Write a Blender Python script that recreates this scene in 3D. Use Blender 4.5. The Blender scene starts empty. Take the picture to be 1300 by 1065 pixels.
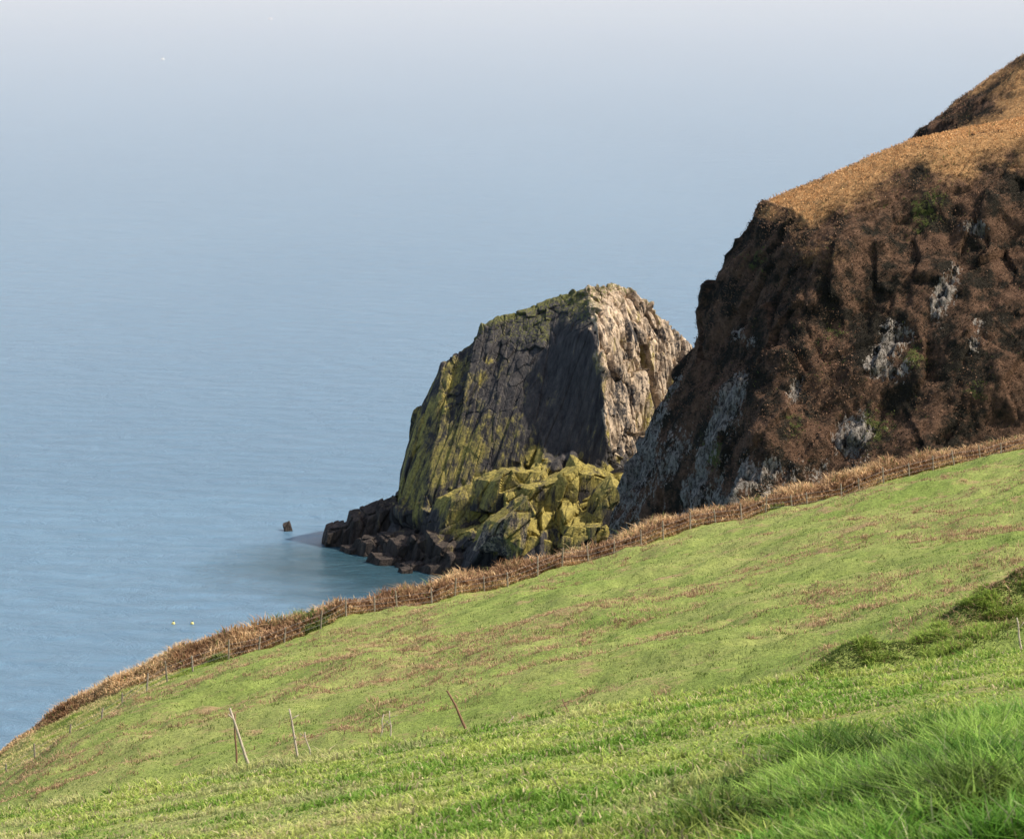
import bpy, math, numpy as np
from mathutils import Vector
rng = np.random.default_rng(7)
sc = bpy.context.scene
F = 3686.0      # focal length in image pixels
EYE = 100.0
def from_px(a, b, d):
    "image pixel (column, row) plus distance north in m -> world metres"
    return ((a-650)/F*d, d, EYE-(b+60)/F*d)

# ---------------------------------------------------------------- noise
def h3(ix, iy, iz, s):
    n = (ix*374761393 + iy*668265263 + iz*1442695041 + s*974634777) & 0xffffffff
    n = ((n ^ (n >> 13))*1274126177) & 0xffffffff
    n = ((n ^ (n >> 16))*2246822519) & 0xffffffff
    return ((n ^ (n >> 15)) & 0xffffff)/float(0xffffff)
def vnoise(p, s=0):
    i = np.floor(p).astype(np.int64); f = p-i
    f = f*f*f*(f*(f*6-15)+10)
    r = 0
    for dx in (0, 1):
        wx = f[:, 0] if dx else 1-f[:, 0]
        for dy in (0, 1):
            wy = f[:, 1] if dy else 1-f[:, 1]
            for dz in (0, 1):
                wz = f[:, 2] if dz else 1-f[:, 2]
                r = r+wx*wy*wz*h3(i[:, 0]+dx, i[:, 1]+dy, i[:, 2]+dz, s)
    return r*2-1
def fbm(p, sc_, o=4, s=0, g=0.5):
    r = 0; a = 1; q = p/sc_; t = 0
    for k in range(o):
        r = r+a*vnoise(q+17.3*k, s+k); t += a; a *= g; q = q*2.03
    return r/t*1.6
def worley(p, s=0):
    i = np.floor(p).astype(np.int64)
    best = np.full(len(p), 9.0); b2 = best.copy()
    rel = np.zeros_like(p); ids = np.zeros((len(p), 4))
    for dx in (-1, 0, 1):
        for dy in (-1, 0, 1):
            for dz in (-1, 0, 1):
                c = i+np.array([dx, dy, dz])
                pt = np.stack([c[:, k]+0.1+0.8*h3(c[:, 0], c[:, 1], c[:, 2], s+k) for k in range(3)], 1)
                d = p-pt; dd = np.sqrt((d*d).sum(1))
                m = dd < best
                b2 = np.where(m, best, np.minimum(b2, dd))
                best = np.where(m, dd, best)
                rel[m] = d[m]
                for k in range(4):
                    ids[m, k] = h3(c[m, 0], c[m, 1], c[m, 2], s+10+k)
    return best, b2, rel, ids
def facets(p, scale, s=0, tilt=0.6, crk=0.5):
    "fractured-rock offset, about -1..1, planar inside each block"
    f1, f2, rel, ids = worley(p/np.array(scale), s)
    o = (ids[:, 0]*2-1)+tilt*((rel*(ids[:, 1:4]*2-1)).sum(1))*2
    crack = np.clip((f2-f1)/0.12, 0, 1)
    return o-crk*(1-crack)
def sst(a, b, x):
    t = np.clip((x-a)/(b-a), 0, 1); return t*t*(3-2*t)
def smin(a, b, k):
    h = np.clip(0.5+0.5*(b-a)/k, 0, 1); return b*(1-h)+a*h-k*h*(1-h)

# ---------------------------------------------------------------- mesh helpers
def mkmesh(name, v, faces, smooth=True, cols=None):
    me = bpy.data.meshes.new(name)
    v = np.asarray(v, dtype=np.float32)
    me.vertices.add(len(v)); me.vertices.foreach_set('co', v.ravel())
    idx = np.concatenate([f.ravel() for f in faces]).astype(np.int32)
    tot = np.concatenate([np.full(len(f), f.shape[1]) for f in faces])
    st = np.concatenate([[0], np.cumsum(tot)[:-1]]).astype(np.int32)
    me.loops.add(len(idx)); me.loops.foreach_set('vertex_index', idx)
    me.polygons.add(len(tot)); me.polygons.foreach_set('loop_start', st)
    me.polygons.foreach_set('use_smooth', np.full(len(tot), smooth))
    me.update(calc_edges=True)
    if cols is not None:
        ca = me.color_attributes.new(name='Col', type='FLOAT_COLOR', domain='POINT')
        c = np.ones((len(v), 4), dtype=np.float32); c[:, :cols.shape[1]] = cols
        ca.data.foreach_set('color', c.ravel())
    return me
def gridfaces(nu, nv, base=0):
    i = np.arange(nu-1)[:, None]; j = np.arange(nv-1)[None, :]
    a = i*nv+j
    return (np.stack([a, a+nv, a+nv+1, a+1], -1).reshape(-1, 4))+base
def add(name, me, mat=None, **props):
    ob = bpy.data.objects.new(name, me); sc.collection.objects.link(ob)
    if mat is not None and me is not None: me.materials.append(mat)
    for k, v in props.items(): ob[k] = v
    return ob
def gnormals(P):
    du = np.gradient(P, axis=0); dv = np.gradient(P, axis=1)
    n = np.cross(du, dv); n /= np.linalg.norm(n, axis=2, keepdims=True)+1e-9
    return n

# ---------------------------------------------------------------- node helpers
def newmat(name):
    m = bpy.data.materials.new(name); m.use_nodes = True
    nt = m.node_tree; nt.nodes.clear()
    out = nt.nodes.new('ShaderNodeOutputMaterial')
    b = nt.nodes.new('ShaderNodeBsdfPrincipled')
    nt.links.new(b.outputs[0], out.inputs[0])
    return m, nt, b, out
def N(nt, t, **k):
    n = nt.nodes.new(t)
    for a, v in k.items(): setattr(n, a, v)
    return n
def link(nt, a, b): nt.links.new(a, b)
def noise(nt, vec, scale, detail=5, rough=0.55, dist=0.0):
    n = N(nt, 'ShaderNodeTexNoise')
    n.inputs['Scale'].default_value = scale; n.inputs['Detail'].default_value = detail
    n.inputs['Roughness'].default_value = rough; n.inputs['Distortion'].default_value = dist
    link(nt, vec, n.inputs['Vector']); return n.outputs['Fac']
def mapping(nt, vec, scale=(1, 1, 1), rot=(0, 0, 0), loc=(0, 0, 0)):
    n = N(nt, 'ShaderNodeMapping'); n.inputs['Scale'].default_value = scale
    n.inputs['Rotation'].default_value = rot; n.inputs['Location'].default_value = loc
    link(nt, vec, n.inputs['Vector']); return n.outputs[0]
def mr(nt, val, a, b, c=0.0, d=1.0):
    n = N(nt, 'ShaderNodeMapRange'); n.inputs[1].default_value = a; n.inputs[2].default_value = b
    n.inputs[3].default_value = c; n.inputs[4].default_value = d
    link(nt, val, n.inputs[0]); return n.outputs[0]
def mixc(nt, fac, a, b, mode='MIX'):
    n = N(nt, 'ShaderNodeMix', data_type='RGBA', blend_type=mode)
    if hasattr(fac, 'is_output'): link(nt, fac, n.inputs[0])
    else: n.inputs[0].default_value = fac
    for s, x in ((6, a), (7, b)):
        if hasattr(x, 'is_output'): link(nt, x, n.inputs[s])
        else: n.inputs[s].default_value = (*x, 1)
    return n.outputs[2]
def math_(nt, op, a, b):
    n = N(nt, 'ShaderNodeMath', operation=op)
    for s, x in ((0, a), (1, b)):
        if hasattr(x, 'is_output'): link(nt, x, n.inputs[s])
        else: n.inputs[s].default_value = x
    return n.outputs[0]
def bump(nt, h, b, dist, strength=1.0, prev=None):
    n = N(nt, 'ShaderNodeBump'); n.inputs['Distance'].default_value = dist
    n.inputs['Strength'].default_value = strength
    link(nt, h, n.inputs['Height'])
    if prev: link(nt, prev, n.inputs['Normal'])
    if b: link(nt, n.outputs[0], b.inputs['Normal'])
    return n.outputs[0]
def pos(nt): return N(nt, 'ShaderNodeNewGeometry').outputs['Position']
def attr(nt):
    a = N(nt, 'ShaderNodeAttribute', attribute_name='Col')
    s = N(nt, 'ShaderNodeSeparateColor'); link(nt, a.outputs['Color'], s.inputs[0])
    return a.outputs['Color'], s.outputs[0], s.outputs[1], s.outputs[2]

# ---------------------------------------------------------------- materials
def leaf_mat(name, transl=0.3, rough=0.6):
    m, nt, b, out = newmat(name)
    c = attr(nt)[0]
    link(nt, c, b.inputs['Base Color']); b.inputs['Roughness'].default_value = rough
    b.inputs['Specular IOR Level'].default_value = 0.25
    t = N(nt, 'ShaderNodeBsdfTranslucent'); link(nt, c, t.inputs['Color'])
    mx = N(nt, 'ShaderNodeMixShader'); mx.inputs[0].default_value = transl
    link(nt, b.outputs[0], mx.inputs[1]); link(nt, t.outputs[0], mx.inputs[2])
    link(nt, mx.outputs[0], out.inputs[0]); return m
M_GRASS = leaf_mat('grass_blades', 0.4)
M_BRACK = leaf_mat('dead_bracken', 0.25, 0.85)

def make_meadow_mat():
    m, nt, b, out = newmat('meadow_turf'); p = pos(nt)
    n1 = noise(nt, p, 0.12, 4); n2 = noise(nt, mapping(nt, p, (.8, 1, 1)), 0.40, 8, 0.75); n3 = noise(nt, p, 5.0, 5, 0.75)
    c = mixc(nt, mr(nt, n1, 0.35, 0.65), (0.28, 0.37, 0.085), (0.41, 0.44, 0.14))
    c = mixc(nt, mr(nt, n2, 0.54, 0.64), c, (0.46, 0.33, 0.17))
    c = mixc(nt, mr(nt, n3, 0.34, 0.58), mixc(nt, 0.55, c, (0.08, 0.10, 0.03)), c)
    link(nt, c, b.inputs['Base Color']); b.inputs['Roughness'].default_value = 0.95
    b.inputs['Specular IOR Level'].default_value = 0.1
    h = math_(nt, 'ADD', n2, math_(nt, 'MULTIPLY', n3, 0.5))
    bump(nt, h, b, 0.3, 0.9); return m
M_MEADOW = make_meadow_mat()

def make_hill_mat():
    # R rock, G green, B golden bracken with sunlight painted in
    m, nt, b, out = newmat('bracken_hillside'); p = pos(nt)
    col, R, G, B = attr(nt)
    n1 = noise(nt, p, 0.25, 8, 0.72); n2 = noise(nt, p, 1.4, 7, 0.75); n3 = noise(nt, mapping(nt, p, (1.3, 1, .6), (0, .5, 0)), 2.2, 7, 0.78)
    br = mixc(nt, mr(nt, n2, 0.35, 0.65), (0.12, 0.070, 0.045), (0.30, 0.18, 0.115))
    c = mixc(nt, mr(nt, n1, 0.45, 0.55), (0.042, 0.037, 0.028), br)
    sun_gold = mixc(nt, mr(nt, n2, 0.3, 0.7), (0.50, 0.26, 0.11), (0.90, 0.55, 0.25))
    c = mixc(nt, mr(nt, math_(nt, 'ADD', B, math_(nt, 'MULTIPLY', math_(nt, 'SUBTRACT', n2, 0.5), 1.0)), 0.2, 0.85), c, sun_gold)
    c = mixc(nt, mr(nt, math_(nt, 'ADD', G, math_(nt, 'MULTIPLY', math_(nt, 'SUBTRACT', n2, 0.5), 2.2)), 0.45, 0.62), c, (0.14, 0.16, 0.05))
    rock = mixc(nt, mr(nt, n3, 0.42, 0.60), (0.09, 0.08, 0.068), (0.58, 0.52, 0.45))
    c = mixc(nt, mr(nt, math_(nt, 'ADD', R, math_(nt, 'MULTIPLY', math_(nt, 'SUBTRACT', n3, 0.5), 2.6)), 0.42, 0.52), c, rock)
    link(nt, c, b.inputs['Base Color']); b.inputs['Roughness'].default_value = 0.95
    b.inputs['Specular IOR Level'].default_value = 0.1
    bump(nt, math_(nt, 'ADD', n2, math_(nt, 'MULTIPLY', n3, 0.6)), b, 1.0, 1.0); return m
M_HILL = make_hill_mat()

def make_rock_mat(name, dark, mid):
    # R yellow lichen, G pale guano/quartz and painted sunlight, B turf
    m, nt, b, out = newmat(name); p = pos(nt)
    col, R, G, B = attr(nt)
    ps = mapping(nt, p, (1, 1, 0.12), (0, math.radians(-14), 0))
    s1 = noise(nt, ps, 0.9, 8, 0.74); n2 = noise(nt, p, 2.2, 7, 0.7); n4 = noise(nt, mapping(nt, p, (1, 1, .6)), 0.6, 8, 0.75)
    c = mixc(nt, mr(nt, s1, 0.35, 0.68), dark, mid)
    def msk(ch, amp, lo, hi, nn):
        return mr(nt, math_(nt, 'ADD', ch, math_(nt, 'MULTIPLY', math_(nt, 'SUBTRACT', nn, 0.5), amp)), lo, hi)
    pale = mixc(nt, mr(nt, n4, 0.38, 0.60), (0.17, 0.125, 0.085), (0.80, 0.63, 0.45))
    c = mixc(nt, msk(G, 2.6, 0.36, 0.62, math_(nt, 'MULTIPLY', math_(nt, 'ADD', s1, n2), .5)), c, pale)
    li = mixc(nt, mr(nt, n2, 0.35, 0.65), (0.18, 0.15, 0.045), (0.55, 0.45, 0.12))
    c = mixc(nt, msk(R, 3.0, 0.36, 0.86, s1), c, li)
    c = mixc(nt, msk(B, 1.4, 0.45, 0.6, n2), c, (0.17, 0.17, 0.055))
    link(nt, c, b.inputs['Base Color']); b.inputs['Roughness'].default_value = 0.85
    b.inputs['Specular IOR Level'].default_value = 0.3
    h = math_(nt, 'ADD', s1, math_(nt, 'MULTIPLY', n2, 0.25))
    bump(nt, h, b, 0.6, 0.9); return m
M_ROCK = make_rock_mat('lichened_slate', (0.030, 0.028, 0.030), (0.13, 0.118, 0.110))
M_WET = make_rock_mat('wet_dark_slate', (0.022, 0.019, 0.018), (0.13, 0.10, 0.08))

def make_sea():
    m, nt, b, out = newmat('sea_water'); p = pos(nt)
    b.inputs['IOR'].default_value = 1.33; b.inputs['Roughness'].default_value = 0.22
    big = noise(nt, mapping(nt, p, (0.004, 0.0012, 1)), 1.0, 5, 0.6)
    c = mixc(nt, mr(nt, big, 0.3, 0.7), (0.125, 0.245, 0.360), (0.155, 0.285, 0.405))
    # darker teal patch of water in the cove by the stack
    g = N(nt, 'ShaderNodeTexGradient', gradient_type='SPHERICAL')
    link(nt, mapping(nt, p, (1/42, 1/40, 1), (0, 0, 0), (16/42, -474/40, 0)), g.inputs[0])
    patch_n = noise(nt, p, 0.09, 5, 0.6)
    fac = mr(nt, math_(nt, 'ADD', g.outputs['Fac'], math_(nt, 'MULTIPLY', math_(nt, 'SUBTRACT', patch_n, 0.5), 0.6)), 0.10, 0.60, 0, .88)
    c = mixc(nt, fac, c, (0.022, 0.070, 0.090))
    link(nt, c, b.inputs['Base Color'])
    w1 = noise(nt, mapping(nt, p, (0.12, 0.20, 1), (0, 0, 0.35)), 1.0, 8, 0.72, 0.5)
    w2 = noise(nt, mapping(nt, p, (0.02, 0.045, 1), (0, 0, -0.25)), 1.0, 4, 0.6, 0.3)
    n = bump(nt, w1, None, 1.4, 1.0)
    bump(nt, w2, b, 1.8, 1.0, n)
    return m
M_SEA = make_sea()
def plain(name, c, r=0.6, var=0.3, scale=8):
    m, nt, b, out = newmat(name); p = pos(nt)
    n = noise(nt, p, scale, 5)
    link(nt, mixc(nt, mr(nt, n, 0.3, 0.7), tuple(x*(1-var) for x in c), c), b.inputs['Base Color'])
    b.inputs['Roughness'].default_value = r; return m
M_POST = plain('weathered_wood', (0.40, 0.33, 0.25), 0.85, 0.5)
M_WIRE = plain('galvanised_wire', (0.25, 0.25, 0.25), 0.5)
M_STALK = plain('bleached_stalk', (0.62, 0.52, 0.40), 0.8, 0.4, 30)
M_STALKB = plain('brown_stalk', (0.30, 0.16, 0.09), 0.8, 0.4, 30)
M_YEL = plain('yellow_buoy_paint', (0.85, 0.74, 0.25), 0.4, 0.1)
M_WHT = plain('white_buoy_paint', (0.85, 0.84, 0.78), 0.4, 0.05)
M_DK = plain('dark_fitting', (0.05, 0.05, 0.05), 0.6)

# ---------------------------------------------------------------- ground sheet
FX = np.array([-160, -120, -80, -50, -34, -27.5, -24.2, -20.9, -19.1, -12.3, -7.5, 2.6, 10.8, 19.5, 25.5, 38.3, 60, 110, 160])
FY = np.array([90, 100, 120, 140, 158, 165, 168, 173, 176, 181, 185, 193, 199, 205, 209, 217, 228, 245, 255])
FZ = np.array([-12, -5, 30, 46, 51, 53.9, 55.1, 56.4, 56.6, 57.5, 57.9, 58.8, 59.5, 60.5, 61.2, 62.8, 66, 74, 82])
MX = np.array([-60, -29, -25.7, -22, -20, -18, -15, 200]); MM = np.array([22, 20, 17, 11, 7, 4.5, 3.2, 3.2])
def yf(x): return np.interp(x, FX, FY)
def zf(x): return np.interp(x, FX, FZ)
MOUNDS = ((9.3, 83.6, 1.6, 1.1, .65), (10.7, 84.6, 1.4, 1.0, .5), (12.0, 86.0, 1.3, 1.0, .5), (13.3, 87.4, 1.4, 1.1, .7), (14.8, 88.4, 1.4, 1.1, .85), (16.1, 89.2, 1.4, 1.1, .8), (17.8, 90.5, 1.8, 1.4, .9))
def ground(x, y):
    Y = yf(x); Z = zf(x); mg = np.interp(x, MX, MM)
    mead = Z+0.17*(Y-y)
    over = y-Y
    mead = np.where(over > 0, Z-0.10*np.minimum(over, mg)-np.interp(x, [-22, -10], [1.3, 0.75])*np.maximum(over-mg, 0), mead)
    bank = 98.42-0.225*y+0.178*np.minimum(x, 0)+0.145*np.maximum(x, 0)-0.25*np.maximum(y-40, 0)-0.02*np.maximum(np.abs(x)-20, 0)**1.3
    z = -smin(-mead, -bank, 1.5)
    P = np.stack([x.ravel(), y.ravel(), 0*x.ravel()], 1)
    n = (fbm(P, 14, 3, 3)*0.5+fbm(P, 3.5, 4, 5, .65)*0.36).reshape(x.shape)
    z = z+n*np.interp(y, [10, 45, 65, 90], [0.10, 0.16, .5, 1.0])
    for mx, my, rx, ry, hh in MOUNDS:
        z = z+hh*np.exp(-((x-mx)/rx)**2-((y-my)/ry)**2)
    z = z+0.9*np.exp(-((x-17)/4.5)**2-((y-92)/4)**2)
    return np.maximum(z, -8)
xs = np.concatenate([np.linspace(-160, -45, 60)[:-1], np.linspace(-45, 45, 440), np.linspace(45, 160, 60)[1:]])
ys = np.concatenate([np.linspace(-60, 8, 40)[:-1], np.linspace(8, 60, 160)[:-1], np.linspace(60, 225, 500)[:-1], np.linspace(225, 320, 60)])
X, Y = np.meshgrid(xs, ys, indexing='ij'); Z = ground(X, Y)
me = mkmesh('ground', np.stack([X, Y, Z], -1).reshape(-1, 3), [gridfaces(len(xs), len(ys))])
add('ground', me, M_MEADOW, kind='structure')

def quad(name, s, z, mat, **p):
    v = np.array([[-s, -s, z], [s, -s, z], [s, s, z], [-s, s, z]], float)
    return add(name, mkmesh(name, v, [np.array([[0, 1, 2, 3]])]), mat, **p)
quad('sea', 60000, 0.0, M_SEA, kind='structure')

# sea haze: a layer of mist over the open water, with an added glow
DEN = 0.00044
hz = bpy.data.materials.new('sea_haze_glow'); hz.use_nodes = True; t_ = hz.node_tree; t_.nodes.clear()
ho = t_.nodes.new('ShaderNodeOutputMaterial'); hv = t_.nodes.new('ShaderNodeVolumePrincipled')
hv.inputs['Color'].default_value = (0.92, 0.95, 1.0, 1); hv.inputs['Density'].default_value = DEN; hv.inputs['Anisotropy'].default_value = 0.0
hv.inputs['Emission Strength'].default_value = DEN*0.22; hv.inputs['Emission Color'].default_value = (.80, .90, 1.0, 1)  # glow added to stand in for multiply scattered light
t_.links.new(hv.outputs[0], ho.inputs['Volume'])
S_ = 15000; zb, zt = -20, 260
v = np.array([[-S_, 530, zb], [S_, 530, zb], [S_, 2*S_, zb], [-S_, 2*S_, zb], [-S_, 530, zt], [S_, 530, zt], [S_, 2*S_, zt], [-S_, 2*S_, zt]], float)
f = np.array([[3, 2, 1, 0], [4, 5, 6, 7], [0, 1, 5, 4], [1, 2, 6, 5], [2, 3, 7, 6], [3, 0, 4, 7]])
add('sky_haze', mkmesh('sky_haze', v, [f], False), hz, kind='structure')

# ---------------------------------------------------------------- hill
PU = np.array([-12, -3, 3, 5, 9, 12.9, 15.2, 17.5, 20.3, 22.6, 24.7, 26.7, 27.9, 29.8, 32.3, 39.7, 46.1, 60, 80, 120, 200])
PZ = np.array([-10, -8, -4, 0, 18, 34, 41, 47.4, 53, 56.6, 62.2, 66.8, 69.0, 70.8, 72, 75.1, 77.9, 80.6, 83, 86, 90])
def shift(y): return np.where(y < 340, (340-y)*0.28, (y-340)*0.5)
def hill(x, y):
    u = x-shift(y)
    main = np.interp(u, PU, PZ)
    front = 78.5+1.25*(y-331)+0.3*(x-46)
    z = smin(main, front, 5.5)
    K = np.interp(x-0.25*np.abs(y-402), [30, 48, 55, 58.6, 62.9, 70.5, 80, 100, 200], [-40, 58, 72.5, 76.5, 80.3, 85.7, 91, 96, 100])
    K = K-0.13*np.maximum(398-y, 0)-0.3*np.maximum(y-410, 0)
    z = -smin(-z, -K, 5.0)
    return np.maximum(z, -10)
us = np.concatenate([np.linspace(-6, 34, 300)[:-1], np.linspace(34, 66, 170)[:-1], np.linspace(66, 170, 60)])
ys2 = np.concatenate([np.linspace(225, 285, 60)[:-1], np.linspace(285, 350, 340)[:-1], np.linspace(350, 420, 160)[:-1], np.linspace(420, 520, 50)])
U, Y = np.meshgrid(us, ys2, indexing='ij'); X = U+shift(Y); Z = hill(X, Y)
P = np.stack([X, Y, Z], -1); Nn = gnormals(P); pf = P.reshape(-1, 3)
steep = 1-sst(0.55, 0.9, Nn[..., 2]).reshape(-1)
rockm = np.zeros(len(pf)); green = np.zeros(len(pf))
def spot(a, b, r, rz=None, skew=0.0):
    "patch on the face at one image pixel: found where its view ray meets the slope"
    ds = np.arange(285, 400, 0.5); q = np.array([from_px(a, b, d) for d in ds]); hz_ = hill(q[:, 0], q[:, 1])
    k = np.argmax(hz_ >= q[:, 2]); c = q[k]; rz = rz or r
    e = pf-c; e = np.stack([e[:, 0]-skew*e[:, 2], e[:, 1], e[:, 2]+skew*.3*e[:, 0]], 1)
    w = e/np.array([r, 5.0, rz]); return np.exp(-(w*w).sum(1))
for a, b, r, rz, w in ((812, 610, 1.6, 6, 0.9), (835, 555, 1.4, 5, .9), (862, 600, 1.6, 4, 0.8), (925, 520, 1.3, 3.8, .95), (905, 560, 1.2, 3, .85), (1130, 440, 2.0, 2.6, .95), (1120, 465, 2.0, 1.4, .9),
                       (1200, 380, 1.2, 3.6, .85), (1080, 550, 1.6, 2.5, .95), (945, 425, 2.0, 1.1, .9), (1240, 290, 2.2, .8, .75), (890, 620, 2.0, 2.5, .8), (1150, 470, 1, 2, .85), (845, 500, 1.0, 2.5, .85), (1010, 500, .8, 2, .7), (1240, 430, .8, 2, .7), (980, 590, 1, 1.6, .7)):
    rockm = np.maximum(rockm, w*spot(a, b, r, rz, .35))
for a, b, r, w in ((1110, 540, 2.4, .65), (905, 575, 1.9, .8), (1170, 270, 2.6, .6), (850, 500, 1.5, .5), (1160, 455, 2, .6), (1190, 250, 2, .5), (1010, 540, 1.6, .5), (960, 330, 2, .5), (1060, 420, 2, .45), (1240, 500, 2, .45)):
    green = np.maximum(green, w*spot(a, b, r))
n_l = fbm(pf, 13, 4, 21); n_m = fbm(pf, 4.5, 4, 22, .6); n_s = fbm(pf, 0.9, 3, 23)
tilt = pf@np.array([[1, 0, .45], [0, 1, 0], [-.45, 0, 1]])
fc = facets(tilt, (1.2, 1.8, 4.0), 5, .9); fcl = facets(tilt, (5, 5, 8), 6, 1.0, .25)
low = 1-sst(37, 52, pf[:, 2])
rockm = np.maximum(rockm, low*0.55)
rockm = np.clip(rockm+fbm(tilt*np.array([1, 1, .4]), 2.0, 4, 66)*.6*steep, 0, 1)*sst(.05, .3, rockm+.2*sst(.4, .8, fbm(pf, 6, 3, 67)))
rib = fbm(tilt*np.array([1, .6, .3]), 7.5, 4, 35)
disp = steep*(n_l*1.2+n_m*0.5+rib*1.0+fcl*.45)+n_m*0.12+n_s*0.12+(fc*0.5)*sst(.25, .6, rockm)
P2 = P+Nn*disp.reshape(X.shape)[..., None]
sun_gold = sst(0.64, 0.92, Nn[..., 2].reshape(-1)+.12*fbm(pf, 5, 4, 68, .6))  # upward slopes coloured golden to paint in the sunlit top
cols = np.stack([rockm, green, sun_gold], 1)
me = mkmesh('hill', P2.reshape(-1, 3), [gridfaces(len(us), len(ys2))], True, cols)
add('hill', me, M_HILL, kind='structure')

# ---------------------------------------------------------------- tuft generator
def blades(base, height, width, color, lean=0.5, droop=0.4, seg=2, tipc=1.25, bias=(0, 0), up=None, rootc=.55):
    n = len(base)
    a = rng.uniform(0, 2*math.pi, n); l = np.abs(rng.normal(0, lean, n))
    d = np.stack([np.cos(a)*l+bias[0], np.sin(a)*l+bias[1], np.ones(n)], 1)
    if up is not None: d = d+up*0.9
    d /= np.linalg.norm(d, axis=1, keepdims=True)
    w = rng.uniform(0, 2*math.pi, n); s = np.stack([np.cos(w), np.sin(w), 0*w], 1)*(width/2)[:, None]
    h = height[:, None]
    dh = np.stack([np.cos(a), np.sin(a), 0*a], 1)*(l+0.1)[:, None]*droop
    if seg == 1:
        v = np.stack([base-s, base+s, base+d*h], 1).reshape(-1, 3)
        f = [np.arange(n*3).reshape(-1, 3)]
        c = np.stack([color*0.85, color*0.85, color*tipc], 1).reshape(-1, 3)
    else:
        mid = base+d*h*0.55; tip = base+d*h*0.95+dh*h-np.array([0, 0, 0.12])*h
        v = np.stack([base-s, base+s, mid+s*0.8, mid-s*0.8, tip], 1).reshape(-1, 3)
        i = np.arange(n)[:, None]*5
        f = [i+np.array([[0, 1, 2, 3]]), i+np.array([[3, 2, 4]])]
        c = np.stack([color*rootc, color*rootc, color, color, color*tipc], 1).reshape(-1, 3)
    return v, f, c
def blade_obj(name, mat, *a, label=None, **k):
    v, f, c = blades(*a, **k)
    return add(name, mkmesh(name, v, f, False, np.clip(c, 0, 1)), mat, kind='stuff')
def lerp(a, b, t): return np.asarray(a)*(1-t[:, None])+np.asarray(b)*t[:, None]

# hill scrub
hp = P2.reshape(-1, 3); hn = Nn.reshape(-1, 3)
vis = (hp[:, 1] < 415) & (hp[:, 1] > 288) & (hp[:, 2] > 28) & (np.abs(hp[:, 0]/hp[:, 1]) < 0.2)
idx = np.where(vis)[0]
pr = (1-0.96*sst(.3, .6, rockm[idx])); pr /= pr.sum()
pick = rng.choice(idx, 120000, p=pr)
b0 = hp[pick]+rng.uniform(-.2, .2, (len(pick), 3))
t1 = sst(-.08, .22, fbm(b0*np.array([1, 1, .8]), 5.0, 6, 44, .68)+rng.normal(0, .07, len(pick)))
cd = lerp((0.042, 0.037, 0.028), (0.31, 0.185, 0.12), t1)
cg = lerp((0.52, 0.28, 0.12), (0.92, 0.58, 0.27), rng.random(len(pick)))  # scrub colour for the painted sunlit top
gg = np.clip(sun_gold[pick], 0, 1)*sst(-1.0, -.3, fbm(b0, 3, 3, 9)+.2)
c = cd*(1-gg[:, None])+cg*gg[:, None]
gr = green[pick]; c = np.where((gr+rng.normal(0, .2, len(gr))+.5*fbm(b0, 1.5, 3, 13) > 0.6)[:, None], np.array([0.14, 0.165, 0.05]), c)
c *= rng.uniform(0.7, 1.2, len(pick))[:, None]
blade_obj('hill_scrub', M_BRACK, b0, rng.uniform(.06, .28, len(pick)), rng.uniform(.08, .26, len(pick)), c, lean=1.6, droop=.6, seg=1, tipc=1.1, up=hn[pick])

# ---------------------------------------------------------------- sea stack
T = [
 [(506,595,492),(504,615,491),(502,632,490),(500,650,489),(497,670,488),(492,697,487),(488,740,486)],
 [(526,522,493),(522,560,489),(518,595,487),(514,630,485),(510,665,483),(505,703,483),(500,750,480)],
 [(560,459,494),(557,510,489),(551,560,485),(546,610,482),(540,660,479),(535,713,477),(530,760,474)],
 [(625,408,495),(622,470,489),(615,530,484),(607,610,479),(597,665,475),(585,722,471),(580,770,468)],
 [(698,375,496),(699,440,488),(695,510,483),(690,578,479),(680,640,473),(670,729,467),(665,775,464)],
 [(746,361,494),(759,410,482),(766,500,478),(771,585,475),(773,645,471),(775,731,466),(775,775,463)],
 [(780,359,498),(784,425,489),(790,500,486),(795,590,483),(798,650,480),(800,718,474),(800,765,472)],
 [(806,368,501),(812,430,496),(818,500,493),(822,590,490),(828,650,485),(832,708,480),(835,750,478)],
 [(838,398,504),(843,440,501),(848,500,499),(850,590,496),(855,650,491),(860,700,485),(862,740,484)],
 [(868,432,509),(872,455,508),(866,500,507),(868,590,505),(870,650,502),(874,680,498),(878,720,496)],
]
C = np.array([[from_px(*q) for q in col] for col in T])
Bk = C.copy()
for ci in range(len(C)):
    top = C[ci, 0]
    for r in range(1, 7):
        f = C[ci, r]
        dz = (top[2]-f[2])
        Bk[ci, r] = (top[0]*0.5+f[0]*0.5, top[1]+(4+dz*0.45)*(1 if 0 < ci < 9 else 0.35), f[2])
def upsample(C, nu, nv):
    r = np.linspace(0, C.shape[0]-1, nu); q = np.linspace(0, C.shape[1]-1, nv)
    A = np.stack([[np.interp(q, np.arange(C.shape[1]), C[i, :, k]) for k in range(3)] for i in range(C.shape[0])])
    O = np.zeros((nu, nv, 3))
    for k in range(3):
        for j in range(nv): O[:, j, k] = np.interp(r, np.arange(C.shape[0]), A[:, k, j])
    return O
def blur(O, n, axis):
    for _ in range(n):
        a = np.roll(O, 1, axis); b = np.roll(O, -1, axis); M = (a+O*2+b)/4
        sl = [slice(None)]*3; sl[axis] = slice(1, -1); O = O.copy(); O[tuple(sl)] = M[tuple(sl)]
    return O
nu, nv = 780, 470
Fr = upsample(C, nu, nv); Ba = upsample(Bk, nu, 120)
ring = np.concatenate([Ba[:, ::-1], Fr[:, 1:]], 1)
ring = blur(ring, 30, 1); ring = blur(ring, 5, 0)
pf = ring.reshape(-1, 3); nn = gnormals(blur(blur(ring, 12, 0), 40, 1))
if nn[nu//2, -60][1] > 0: nn = -nn
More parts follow.
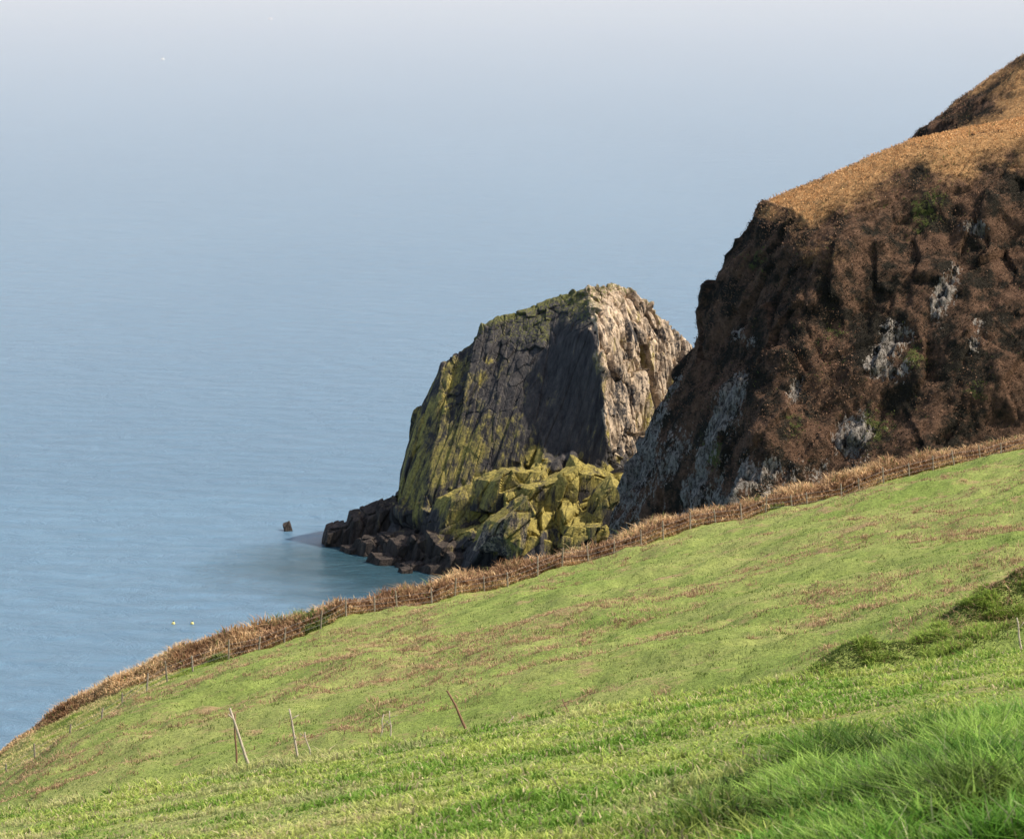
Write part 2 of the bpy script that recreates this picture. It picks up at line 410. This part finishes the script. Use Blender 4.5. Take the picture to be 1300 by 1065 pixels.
nfl = nn.reshape(-1, 3)
def ledge(a0, a1, b0, d, soft=1.0, sl=0.0):
    x0, _, z1 = from_px(a0, b0, d); x1 = from_px(a1, b0, d)[0]
    return sst(x0-soft, x0+soft, pf[:, 0])*(1-sst(x1-soft, x1+soft, pf[:, 0]))*(1-sst(z1-.3, z1+.3, pf[:, 2]-sl*(pf[:, 0]-x0)+fbm(pf, 4, 3, 71)*1.6))
front = (nfl[:, 1] < 0.1)
off = 3.0*ledge(650, 730, 590, 477, .6, .25)+2.8*ledge(715, 800, 600, 475, .6, -.15)+2.6*ledge(570, 700, 640, 474, .8, .35)+1.8*ledge(540, 640, 655, 474)+2.2*ledge(600, 690, 662, 472)+2.6*ledge(690, 850, 636, 474, .8, -.1)
off = off*front
def rot(p, a, b=0):
    ca, sa = math.cos(a), math.sin(a); q = p.copy()
    q[:, 0] = ca*p[:, 0]-sa*p[:, 2]; q[:, 2] = sa*p[:, 0]+ca*p[:, 2]; return q
q1 = rot(pf, math.radians(18)); q2 = rot(pf, math.radians(-3))
q = q1
qr = q2+fbm(pf, 7, 2, 80)[:, None]*0.3
wob = fbm(pf, 5, 4, 81, .6); wj = fbm(pf, 2.2, 3, 82, .6)
zl = np.interp(pf[:, 0]+wob, [-19, -8, 4, 12, 18, 25], [7, 11, 17.5, 14.5, 15, 13])
lowm = 1-sst(-2.0, 1.5, pf[:, 2]-zl+wob*2.5)
arx = np.interp(pf[:, 2], [5, 15, 30, 42], [16.2, 15.6, 14.8, 12.2])
right = sst(-0.1, 0.5, pf[:, 0]-arx+wob*.4+wj*.35)
rcol = sst(-0.4, 0.8, pf[:, 0]-arx+wob*.8+wj*.7)
d1 = facets(q, (3.0, 14, 40), 11, .45, .25); d2 = facets(q, (1.1, 8.0, 22), 12, .3, .7)
d3 = facets(rot(pf, .6), (5.0, 5.0, 8.0), 13, 1.2, .4); d4 = facets(rot(pf, .4), (1.6, 1.9, 3.2), 14, .9, .5)
d5 = facets(qr, (1.7, 3.4, 14.0), 15, .7, 1.1); d6 = facets(rot(pf, .15), (.8, 1.2, 2.6), 16, .8, .6); d7 = facets(rot(pf, -.2), (4.5, 5, 14), 17, 1.0, .5)
slab = (1-right)*(1-lowm)
lf = (1-sst(-14, 4, pf[:, 0]))
topm = sst(0.35, 0.8, nfl[:, 2])
disp = (d1+.5)*(0.16+.36*lf)*slab+d2*(0.08+.13*lf)*slab+right*(d5*.5+d6*.16+d7*.7)*(1-.5*topm)*(1-.5*lowm)+lowm*(d3*1.4+d4*.20)+fbm(pf, 11, 2, 90)*0.3
disp += topm*(fbm(pf, 1.8, 3, 91)*0.25+d4*.30)
P2s = pf+nfl*disp[:, None]+np.array([-0.12, -0.99, 0])*(off)[:, None]
zz = pf[:, 2]; xx = pf[:, 0]
nA = fbm(q*np.array([1, 1, .14]), 3.0, 5, 101, .6); nB = fbm(pf, 8, 3, 102); nC = fbm(pf, 3.5, 4, 103, .6)
leftm = 1-sst(-20, 6, xx+0.28*(zz-20)+nB*6+nA*6)
lich = 0.06+0.54*leftm*(1-lowm)+lowm*(.66+.50*nC)*sst(-16, -6, xx+nB*3)*sst(4, 8, zz+nB*2)+0.15*lowm+0.26*sst(0.2, .7, nfl[:, 2])*(1-rcol)+nA*.50
lich += 0.25*np.exp(-((xx-arx+wob)/1.0)**2)*(zz < 41)*(.5+nC)
lich += rcol*(.12+.45*nC)
lich *= sst(3.0, 7.5, zz+nA*2)*(1-.2*rcol)
darkp = np.exp(-((xx-6)/9)**2-((zz-30)/12)**2); lich -= 0.45*darkp
pale = 0.60*rcol*sst(2, 12, zz)*(1-.5*lowm)+(0.15*nA+.34*nC)*rcol+0.20*topm*(xx > 4)*(zz > 30)  # right face also paled to paint in its sunlight
pale += 0.45*np.exp(-((xx-15)/7)**2-((zz-42)/1.5)**2)+.30*rcol*sst(16, 22, zz)*np.exp(-((xx-arx-.8)/.9)**2)  # pale strip paints the sunlit edge along the arete
turf = topm*sst(26, 36, zz)*(0.60-0.1*rcol)
cols = np.stack([np.clip(lich, 0, 1), np.clip(pale, 0, 1), np.clip(turf, 0, 1)], 1)
me = mkmesh('sea_stack', P2s, [gridfaces(nu, ring.shape[1])], False, cols)
st = add('sea_stack', me, M_ROCK, label='tall domed slate sea stack with yellow lichen and pale cliff face', category='sea stack')

# ---------------------------------------------------------------- separate rocks
def ico(sub):
    import bmesh
    bm = bmesh.new(); bmesh.ops.create_icosphere(bm, subdivisions=sub, radius=1)
    v = np.array([x.co[:] for x in bm.verts]); f = np.array([[x.index for x in q.verts] for q in bm.faces]); bm.free(); return v, f
IV, IF = ico(6)
def rock(name, c, size, seed, mat, lich=0.0, pale=0.0, label='', lean=0.0, group=None, nplanes=9, slope=0.0, det=1.0):
    r = np.random.default_rng(seed)
    nrm = r.normal(size=(nplanes, 3)); nrm /= np.linalg.norm(nrm, axis=1, keepdims=True)
    nrm = np.concatenate([nrm, [[r.uniform(-.35, .1)-slope, -.25, 1], [1, .1, .1], [-1, -.35, .1], [.25, -1, .15], [0, 1, .1]]])
    nrm /= np.linalg.norm(nrm, axis=1, keepdims=True)
    h = np.concatenate([r.uniform(0.75, 1.05, nplanes), r.uniform(.60, .85, 5)])
    dt = IV@nrm.T; rad = np.where(dt > 0.05, h/np.maximum(dt, .05), 9).min(1)
    v = IV*rad[:, None]*np.array(size)
    v[:, 0] += v[:, 2]*lean
    w = v+np.array(c)
    n = IV/np.array(size); n /= np.linalg.norm(n, axis=1, keepdims=True)
    k = min(size)
    qq = rot(w, math.radians(35))
    w2 = w+n*(facets(qq, (2.2, 3.0, 5.5), 77, 1.0, .35)*k*.15*det+facets(qq, (.7, 1.1, 2.0), 78, .6, .5)*k*.028)[:, None]
    zz = w2[:, 2]
    L = lich*sst(1.5, 5, zz)*(0.70+0.45*n[:, 2]+.50*fbm(w, 2.6, 4, 55)); cols = np.stack([np.clip(L, 0, 1), np.full(len(w), pale), 0*zz], 1)
    me = mkmesh(name, w2-np.array(c), [IF], False, cols)
    ob = add(name, me, mat, label=label, category='rock'); ob.location = c
    if group: ob['group'] = group
    return ob
SH = [ # image pixel column, distance, size, top height z, lichen
 (424, 491, (2.2, 2.5), 3.4, 0.0), (441, 490, (2.2, 2.4), 4.2, 0.0), (458, 490, (2.6, 2.8), 5.6, 0.05), (476, 490, (2.8, 2.8), 6.8, 0.1), (492, 489, (2.8, 2.6), 7.4, 0.1),
 (456, 485, (4.4, 2.4), 1.4, 0), (480, 483, (4.8, 2.6), 2.8, 0), (503, 481, (4.0, 2.8), 4.2, 0.1), (498, 476, (4.4, 2.2), 1.3, 0), (520, 477, (4.0, 2.6), 3.6, 0), (532, 472, (4.4, 2.0), 1.3, 0),
 (545, 475, (4.2, 2.8), 5.0, 0.15), (560, 469, (4.0, 2.2), 1.7, 0), (573, 471, (4.2, 3.0), 5.2, 0.2), (588, 468, (3.6, 2.4), 3.0, 0.1), (515, 469, (1.6, 1.2), .7, 0), (598, 474, (4.0, 2.8), 8, .3)]
for i, (a, d, s, zt_, l) in enumerate(SH):
    x = (a-650)/F*d; hh = (zt_+1.5)/1.55
    rock('shore_rock', (x, d, zt_-hh*.78), (s[0], s[1], hh), 200+i, M_WET, l, 0.10, 'dark wet slate rock at the foot of the sea stack', 0.12, 'shore rocks round the sea stack', 7, 0, .8)
YE = [(648, 668, 462, (3.6, 2.6, 4.4), .7, .45), (676, 692, 463, (4.8, 3, 3.2), -.8, .15), (618, 692, 465, (2.6, 2.4, 4.6), .9, .2), (728, 678, 464, (5.0, 3, 3.4), -.5, .15), (764, 650, 466, (3.0, 2.6, 6.4), .3, .15), (692, 638, 469, (6.0, 2.6, 4.6), .7, .1), (742, 618, 471, (4.6, 2.6, 4.4), -.6, .15), (792, 640, 469, (2.6, 2.4, 6.5), .1, .3), (644, 622, 473, (6.0, 2.4, 4.0), .9, .1), (585, 645, 475, (5.6, 2.4, 3.4), .8, .1)]
for i, (a, b, d, s, sl, pl) in enumerate(YE):
    x, y, z = from_px(a, b, d)
    rock('lichen_crag', (x, y, z), s, 300+i, M_ROCK, .92, pl, 'jagged yellow-lichened crag leaning against the sea stack', 0.35, 'yellow crags below the sea stack', 6, sl, 1.1)
x, y, z = from_px(365, 669, 503)
rock('sea_rock', (x, y, 0.3), (1.0, 0.8, 1.3), 417, M_WET, 0, 0, 'small dark rock poking out of the calm sea', -0.3, None, 14)

# ---------------------------------------------------------------- foreground grass
GA, GB = (0.19, 0.34, 0.045), (0.48, 0.56, 0.13)
def gcol(p, patch_scale=2.0, straw=0.15):
    n = len(p); t = sst(-.5, .5, fbm(p*np.array([1, 1, 0]), patch_scale, 3, 55)+rng.normal(0, .3, n))
    c = lerp(GA, GB, t)
    s = rng.random(n) < straw; c[s] = np.array([.66, .56, .32])*rng.uniform(.6, 1.1, (s.sum(), 1))
    return c*rng.uniform(.6, 1.3, (n, 1))
n = 330000
y = rng.uniform(13, 60, n)**1.0; x = rng.uniform(-1, 1, n)*(0.2*y+0.8)
p = np.stack([x, y, 0*x], 1)
tn = fbm(p, 0.45, 3, 60); big = fbm(p, 3.0, 2, 61)
tall = sst(.4, 2.4, x+0.7*fbm(p, 1.2, 3, 62))*sst(14, 18, y)*(1-sst(20, 27, y))
hgt = 0.028+0.055*sst(-.1, .6, tn)+0.03*sst(0, .5, big)+.06*sst(36, 40, y)*sst(0, .5, tn)+tall*(0.10+0.10*tn)
hgt *= rng.uniform(.5, 1.35, n)
strp = sst(.05, .45, fbm(p, 1.6, 4, 63, .6))*(1-tall)*sst(3.5, 0, x)
c = gcol(p, 1.2, 0.12)
c = c*(1-0.4*strp[:, None])+np.array([.68, .56, .34])*0.4*strp[:, None]
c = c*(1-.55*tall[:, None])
z = ground(x, y)
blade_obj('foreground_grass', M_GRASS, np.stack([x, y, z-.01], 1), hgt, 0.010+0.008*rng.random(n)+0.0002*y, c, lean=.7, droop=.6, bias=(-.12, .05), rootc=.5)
n = 110000; K_ = 260
cx = 1.3+4.0*rng.random(K_)**.8; cy = rng.uniform(14.5, 22.0, K_); k = rng.integers(0, K_, n)
x = cx[k]+rng.normal(0, .12, n); y = cy[k]+rng.normal(0, .13, n); z = ground(x, y)
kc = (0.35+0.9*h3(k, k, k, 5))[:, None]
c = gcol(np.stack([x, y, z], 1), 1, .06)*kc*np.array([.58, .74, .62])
blade_obj('tall_grass', M_GRASS, np.stack([x, y, z-.02], 1), (0.12+.32*h3(k, k, k, 2))*rng.uniform(.5, 1.2, n)*(.3+.7*sst(1.2, 2.6, x)), rng.uniform(.011, .018, n), c, lean=.42, droop=.9, bias=(-.15, 0), rootc=.04, tipc=1.6)  # root colour near black, painting in shade between the blades
# meadow grass
n = 330000
y = rng.uniform(60, 215, n); x = rng.uniform(-.2, .2, n)*y
ok = y < yf(x)+np.interp(x, MX, MM)-1; x, y = x[ok], y[ok]; n = len(x)
p = np.stack([x, y, 0*x], 1); z = ground(x, y)
t = sst(-.6, .6, fbm(p, 9, 3, 70)+rng.normal(0, .2, n))
c = lerp((0.25, 0.37, 0.07), (0.49, 0.54, 0.16), t)
dsc = np.array([.8, .8, 1])
dead = fbm(p*dsc, 6, 6, 72, .66)+.14*sst(2, 14, x)+rng.normal(0, .07, n)
c = np.where((dead > .24)[:, None], np.array([.57, .41, .23])*rng.uniform(.6, 1.15, (n, 1)), c)
tus = fbm(p, .7, 3, 74); c = c*(1-.45*sst(.1, .5, tus))[:, None]
c = c*rng.uniform(.75, 1.15, (n, 1))
mound_shade = 0
for mx, my, rx, ry, hh in MOUNDS: mound_shade = mound_shade+np.exp(-((x-mx+.2)/(rx*1.1))**2-((y-my+.7)/(ry*1.1))**2)
mound_shade = np.clip(mound_shade*1.1, 0, 1)
c = c*(1-.5*mound_shade[:, None])+np.array([.10, .14, .03])*.5*mound_shade[:, None]  # bank's shade painted into the grass colour on the hummocks
edge = (y > yf(x)-3+fbm(p, 4, 2, 99)*2) | ((x < -12) & (y > yf(x)-6))
c = np.where((edge & (dead < .5))[:, None], np.array([.34, .47, .08])*rng.uniform(.7, 1.2, (n, 1)), c)
h = rng.uniform(.03, .07, n)*(1+.7*(dead > .24)+1.4*sst(.1, .5, tus))
blade_obj('meadow_grass', M_GRASS, np.stack([x, y, z-.01], 1), h, rng.uniform(.02, .05, n), c, lean=.8, droop=.5, seg=1, tipc=1.15)
# rank grass on the hummocks
n = 50000; j = rng.integers(0, len(MOUNDS), n); Ma = np.array(MOUNDS)
x = Ma[j, 0]-.1+rng.normal(0, 1, n)*Ma[j, 2]*1.0; y = Ma[j, 1]-.5+rng.normal(0, 1, n)*Ma[j, 3]*1.3
p = np.stack([x, y, 0*x], 1); cl = sst(-.2, .6, fbm(p, .6, 3, 77)); z = ground(x, y)
c = lerp((.08, .12, .024), (.38, .50, .10), np.clip(cl*.8+rng.normal(0.1, .25, n), 0, 1))
bs = rng.random(n) < .08; c[bs] = (.38, .25, .14)
blade_obj('rank_grass', M_GRASS, np.stack([x, y, z], 1), (.05+.30*cl)*rng.uniform(.5, 1.1, n), rng.uniform(.02, .05, n), c, lean=1.0, droop=.6, rootc=.35)
# scattered dead bracken litter clumps in the meadow
k = 1800; yy = rng.uniform(80, 205, k*3); xx_ = rng.uniform(-.19, .19, k*3)*yy
w = fbm(np.stack([xx_*.8, yy*.8, 0*yy], 1), 6, 6, 72, .66)+.14*sst(2, 14, xx_)
s = np.where((w+rng.normal(0, .08, len(w)) > .16) & (yy < yf(xx_)-3))[0][:k]; yy, xx_ = yy[s], xx_[s]; k = len(yy)
n = k*46; j = rng.integers(0, k, n); sz = .12+.6*rng.random(k)**2.5; x = xx_[j]+rng.normal(0, 1.1, n)*sz[j]; y = yy[j]+rng.normal(0, 1.5, n)*sz[j]; z = ground(x, y)
c = lerp((.26, .14, .07), (.74, .52, .31), rng.random(n))
blade_obj('bracken_litter', M_BRACK, np.stack([x, y, z], 1), rng.uniform(.05, .30, n), rng.uniform(.012, .04, n), c, lean=1.4, droop=.5)

# bracken and bramble belt along the fence and the cliff edge
n = 170000
x = rng.uniform(-32, 52, n); Yf = yf(x); mg = np.interp(x, MX, MM)
inner = np.where(mg > 3.9, np.maximum(mg-4.5, -.3), -.9)
fr = rng.random(n); y = Yf+inner+fr*(mg+1.4-inner)
p = np.stack([x, y, 0*x], 1); z = ground(x, y)
cl = .60+.40*sst(-.6, .6, fbm(p, 1.3, 4, 120, .65)); t = np.clip(fbm(p, 2.0, 4, 121)*.65+.52+rng.normal(0, .22, n), 0, 1)
c = lerp((.30, .16, .08), (.88, .62, .34), t)*rng.uniform(.6, 1.2, (n, 1))
gsel = (rng.random(n) < .06) | (fbm(p, 3, 3, 130) > .78); c[gsel] = (.20, .24, .07)
ramp = .40+.60*sst(0, .35, fr)
under = sst(0, 1, rng.random(n))
lfh = np.interp(x, [-32, -28, -19.5, -16], [.15, .8, .75, 1.1])
blade_obj('bracken_belt', M_BRACK, np.stack([x, y, z+under*.75*cl*ramp*lfh], 1), (.22+.65*cl)*rng.uniform(.3, 1.1, n)*ramp*lfh, rng.uniform(.03, .09, n), c, lean=.85, droop=.5, rootc=.65)
n = 80000
x = rng.uniform(-30, 52, n); Yf = yf(x); mg = np.interp(x, MX, MM); inner = np.where(mg > 3.9, np.maximum(mg-2.5, 0), -.4)
y = Yf+inner+rng.random(n)*(mg+.8-inner); p = np.stack([x, y, 0*x], 1); z = ground(x, y)
c = lerp((.17, .09, .05), (.52, .33, .19), rng.random(n))
blade_obj('bramble_undergrowth', M_BRACK, np.stack([x, y, z+rng.random(n)*.8*np.interp(x, [-31, -28, -19, -16], [0, .5, .5, 1])], 1), rng.uniform(.15, .4, n)*np.interp(x, [-31, -28], [.3, 1]), rng.uniform(.1, .3, n), c, lean=1.2, droop=.5, seg=1)
# rough grass with dead stems on the strip between fence and cliff edge
n = 45000
x = rng.uniform(-38, -16, n); Yf = yf(x); mg = np.interp(x, MX, MM); y = Yf+rng.random(n)*np.maximum(mg-1, .5)
p = np.stack([x, y, 0*x], 1); z = ground(x, y); t = np.clip(fbm(p, 1.5, 4, 140)*.9+.55+rng.normal(0, .2, n), 0, 1)
c = lerp((.36, .46, .09), (.84, .66, .36), t)
blade_obj('cliff_top_grass', M_GRASS, np.stack([x, y, z], 1), rng.uniform(.06, .22, n), rng.uniform(.02, .05, n), c, lean=.9, droop=.5)

# ---------------------------------------------------------------- fence
def tube(pts, rad, nseg=7):
    pts = np.asarray(pts, float); rad = np.broadcast_to(rad, len(pts)); V = []; Fc = []
    for i, q in enumerate(pts):
        d = pts[min(i+1, len(pts)-1)]-pts[max(i-1, 0)]; d /= np.linalg.norm(d)
        a = np.cross(d, [0.13, .97, .2]); a /= np.linalg.norm(a); b = np.cross(d, a)
        for k in range(nseg):
            t = 2*math.pi*k/nseg; V.append(q+rad[i]*(a*math.cos(t)+b*math.sin(t)))
    for i in range(len(pts)-1):
        for k in range(nseg):
            Fc.append([i*nseg+k, i*nseg+(k+1) % nseg, (i+1)*nseg+(k+1) % nseg, (i+1)*nseg+k])
    n0 = len(V); V.append(pts[0]); V.append(pts[-1])
    tri = [[n0, (k+1) % nseg, k] for k in range(nseg)]+[[n0+1, (len(pts)-1)*nseg+k, (len(pts)-1)*nseg+(k+1) % nseg] for k in range(nseg)]
    return np.array(V), np.array(Fc), np.array(tri)
def merge(parts):
    V = []; Q = []; Tt = []; o = 0
    for v, q, t in parts:
        V.append(v); Q.append(q+o); Tt.append(t+o); o += len(v)
    return np.concatenate(V), [np.concatenate(Q), np.concatenate(Tt)]
fx = np.linspace(-36, 56, 800); fy = yf(fx); L = np.concatenate([[0], np.cumsum(np.hypot(np.diff(fx), np.diff(fy)))])
ss = np.arange(0, L[-1], 2.2); px_ = np.interp(ss, L, fx)+rng.normal(0, .15, len(ss)); py_ = yf(px_)-1.15
fence = add('wire_fence', None, label='old post and wire stock fence along the meadow edge', category='fence')
fence.location = (float(px_[0]), float(py_[0]), float(ground(px_[:1], py_[:1])[0]))
pv, pq, pt_ = tube([(0, 0, -.3), (0, 0, .3), (.01, 0, .8), (.0, 0, 1.10), (.0, .01, 1.17)], [.055, .055, .052, .05, .02], 8)
pme = mkmesh('post', pv, [pq, pt_], False); pme.materials.append(M_POST)
pz_ = ground(px_, py_)
for i in range(len(px_)):
    o = bpy.data.objects.new('post', pme); sc.collection.objects.link(o); o.parent = fence
    o.location = (px_[i]-fence.location[0], py_[i]-fence.location[1], pz_[i]-fence.location[2])
    o.rotation_euler = (rng.normal(0, .06), rng.normal(0, .08), rng.uniform(0, 6)); s = rng.uniform(.8, 1.15); o.scale = (1, 1, s)
for hh in (.3, .6, .9):
    pts = np.stack([px_, py_-.06, pz_+hh], 1)-np.array(fence.location)
    v, q_, t_ = tube(pts, .005, 4); wm = mkmesh('wire', v, [q_, t_], False)
    o = add('wire', wm, M_WIRE); o.parent = fence

# ---------------------------------------------------------------- dead stalks on the brow
def stalk(a0, b0, a1, b1, d, rad, mat, branches, label, seed):
    r = np.random.default_rng(seed)
    p0 = np.array(from_px(a0, b0, d)); gz = float(ground(p0[:1], p0[1:2])[0]); p1 = np.array(from_px(a1, b1, d))
    base = np.array([p0[0], p0[1], gz-.05]); top = p1+np.array([0, .12, 0])
    t = np.linspace(0, 1, 7)[:, None]; pts = base*(1-t)+top*t+r.normal(0, .006, (7, 3))
    parts = [tube(pts-base, np.linspace(rad, rad*.6, 7), 6)]
    for k in range(branches):
        s = pts[r.integers(3, 6)]-base; dr = np.array([r.uniform(-.12, .12), r.uniform(-.05, .05), r.uniform(.04, .12)])
        parts.append(tube([s, s+dr*.6, s+dr], [rad*.5, rad*.4, rad*.25], 5))
    v, f = merge(parts); o = add('dead_stalk', mkmesh('dead_stalk', v, f, True), mat, label=label, category='dead stalk', group='dead stalks in the grass')
    o.location = base
ST = [(322, 960, 291, 900, 40.5, .026, 0, 1), (301, 956, 297, 908, 40.7, .018, 1, 0), (382, 942, 366, 902, 40.5, .020, 0, 2), (398, 944, 386, 930, 40.5, .014, 0, 1),
      (598, 924, 568, 878, 40.5, .023, 1, 0), (482, 930, 486, 908, 40.5, .012, 0, 2), (498, 930, 494, 904, 40.5, .012, 0, 2), (728, 908, 714, 888, 40.5, .012, 1, 1),
      (1297, 815, 1293, 786, 40, .015, 0, 1), (640, 928, 652, 912, 40, .010, 0, 1), (812, 905, 798, 894, 40, .010, 1, 1)]
for i, (a, b, c_, d_, dd, r_, br, nb) in enumerate(ST):
    stalk(a, b, c_, d_, dd, r_, M_STALKB if br else M_STALK, nb, 'brown leaning dead stalk in the grass' if br else 'pale bleached dead stalk in the grass', 500+i)

# ---------------------------------------------------------------- buoys
def buoy(x, y, s, mat, label):
    e = add('buoy', None, label=label, category='buoy', group='small buoys on the sea'); e.location = (x, y, 0)
    def lathe(pr, nseg=16):
        v = []; f = []
        for r_, z_ in pr:
            for k in range(nseg): v.append((r_*math.cos(2*math.pi*k/nseg)*s, r_*math.sin(2*math.pi*k/nseg)*s, z_*s))
        for i in range(len(pr)-1):
            for k in range(nseg): f.append([i*nseg+k, i*nseg+(k+1) % nseg, (i+1)*nseg+(k+1) % nseg, (i+1)*nseg+k])
        return np.array(v), [np.array(f)]
    v, f = lathe([(.001, -.5), (.3, -.42), (.48, -.1), (.5, .1), (.42, .35), (.2, .5), (.1, .53), (.001, .54)])
    o = add('float', mkmesh('float', v, f, True), mat); o.parent = e
    v, f = lathe([(.001, .52), (.08, .52), (.08, .78), (.13, .8), (.13, .88), (.001, .9)])
    o = add('top_ring', mkmesh('top_ring', v, f, True), M_DK); o.parent = e
buoy(-50.5, 433, .55, M_YEL, 'small round yellow buoy floating on the sea')
buoy(-47.7, 433, .55, M_YEL, 'small round yellow buoy floating on the sea')
buoy(-361, 4336, 7.0, M_WHT, 'distant white buoy on the hazy sea')
buoy(-326, 2710, 3.8, M_WHT, 'distant pale marker buoy on the hazy sea')

# ---------------------------------------------------------------- light, sky, camera
s = Vector((0.64, -0.04, 0.73)).normalized()
el = math.asin(s.z); az = math.atan2(s.x, s.y)
w = bpy.data.worlds.new('World'); sc.world = w; w.use_nodes = True
nt = w.node_tree; nt.nodes.clear()
o = nt.nodes.new('ShaderNodeOutputWorld'); bg = nt.nodes.new('ShaderNodeBackground'); sk = nt.nodes.new('ShaderNodeTexSky')
sk.sky_type = 'NISHITA'; sk.sun_disc = False; sk.sun_elevation = el; sk.sun_rotation = az
sk.altitude = 100; sk.air_density = 1.0; sk.dust_density = 3.5; sk.ozone_density = 1.0
bg.inputs[1].default_value = 0.15
nt.links.new(sk.outputs[0], bg.inputs[0]); nt.links.new(bg.outputs[0], o.inputs[0])
ld = bpy.data.lights.new('sun', 'SUN'); ld.energy = 5.0; ld.angle = math.radians(.5); ld.color = (1, .91, .78)
lo = bpy.data.objects.new('sun', ld); sc.collection.objects.link(lo); lo.rotation_euler = s.to_track_quat('Z', 'Y').to_euler(); lo.location = (200, 50, 300)
cd_ = bpy.data.cameras.new('camera'); cam = bpy.data.objects.new('camera', cd_); sc.collection.objects.link(cam)
cam.location = (0, 0, EYE); cam.rotation_euler = (math.radians(90), 0, 0)
cd_.sensor_width = 36; cd_.lens = 36*F/1300; cd_.shift_y = -592/1300; cd_.clip_end = 120000; cd_.clip_start = 1
cd_.dof.use_dof = True; cd_.dof.focus_distance = 200; cd_.dof.aperture_fstop = 11
sc.camera = cam
sc.view_settings.view_transform = 'Standard'; sc.view_settings.look = 'None'; sc.view_settings.exposure = 0
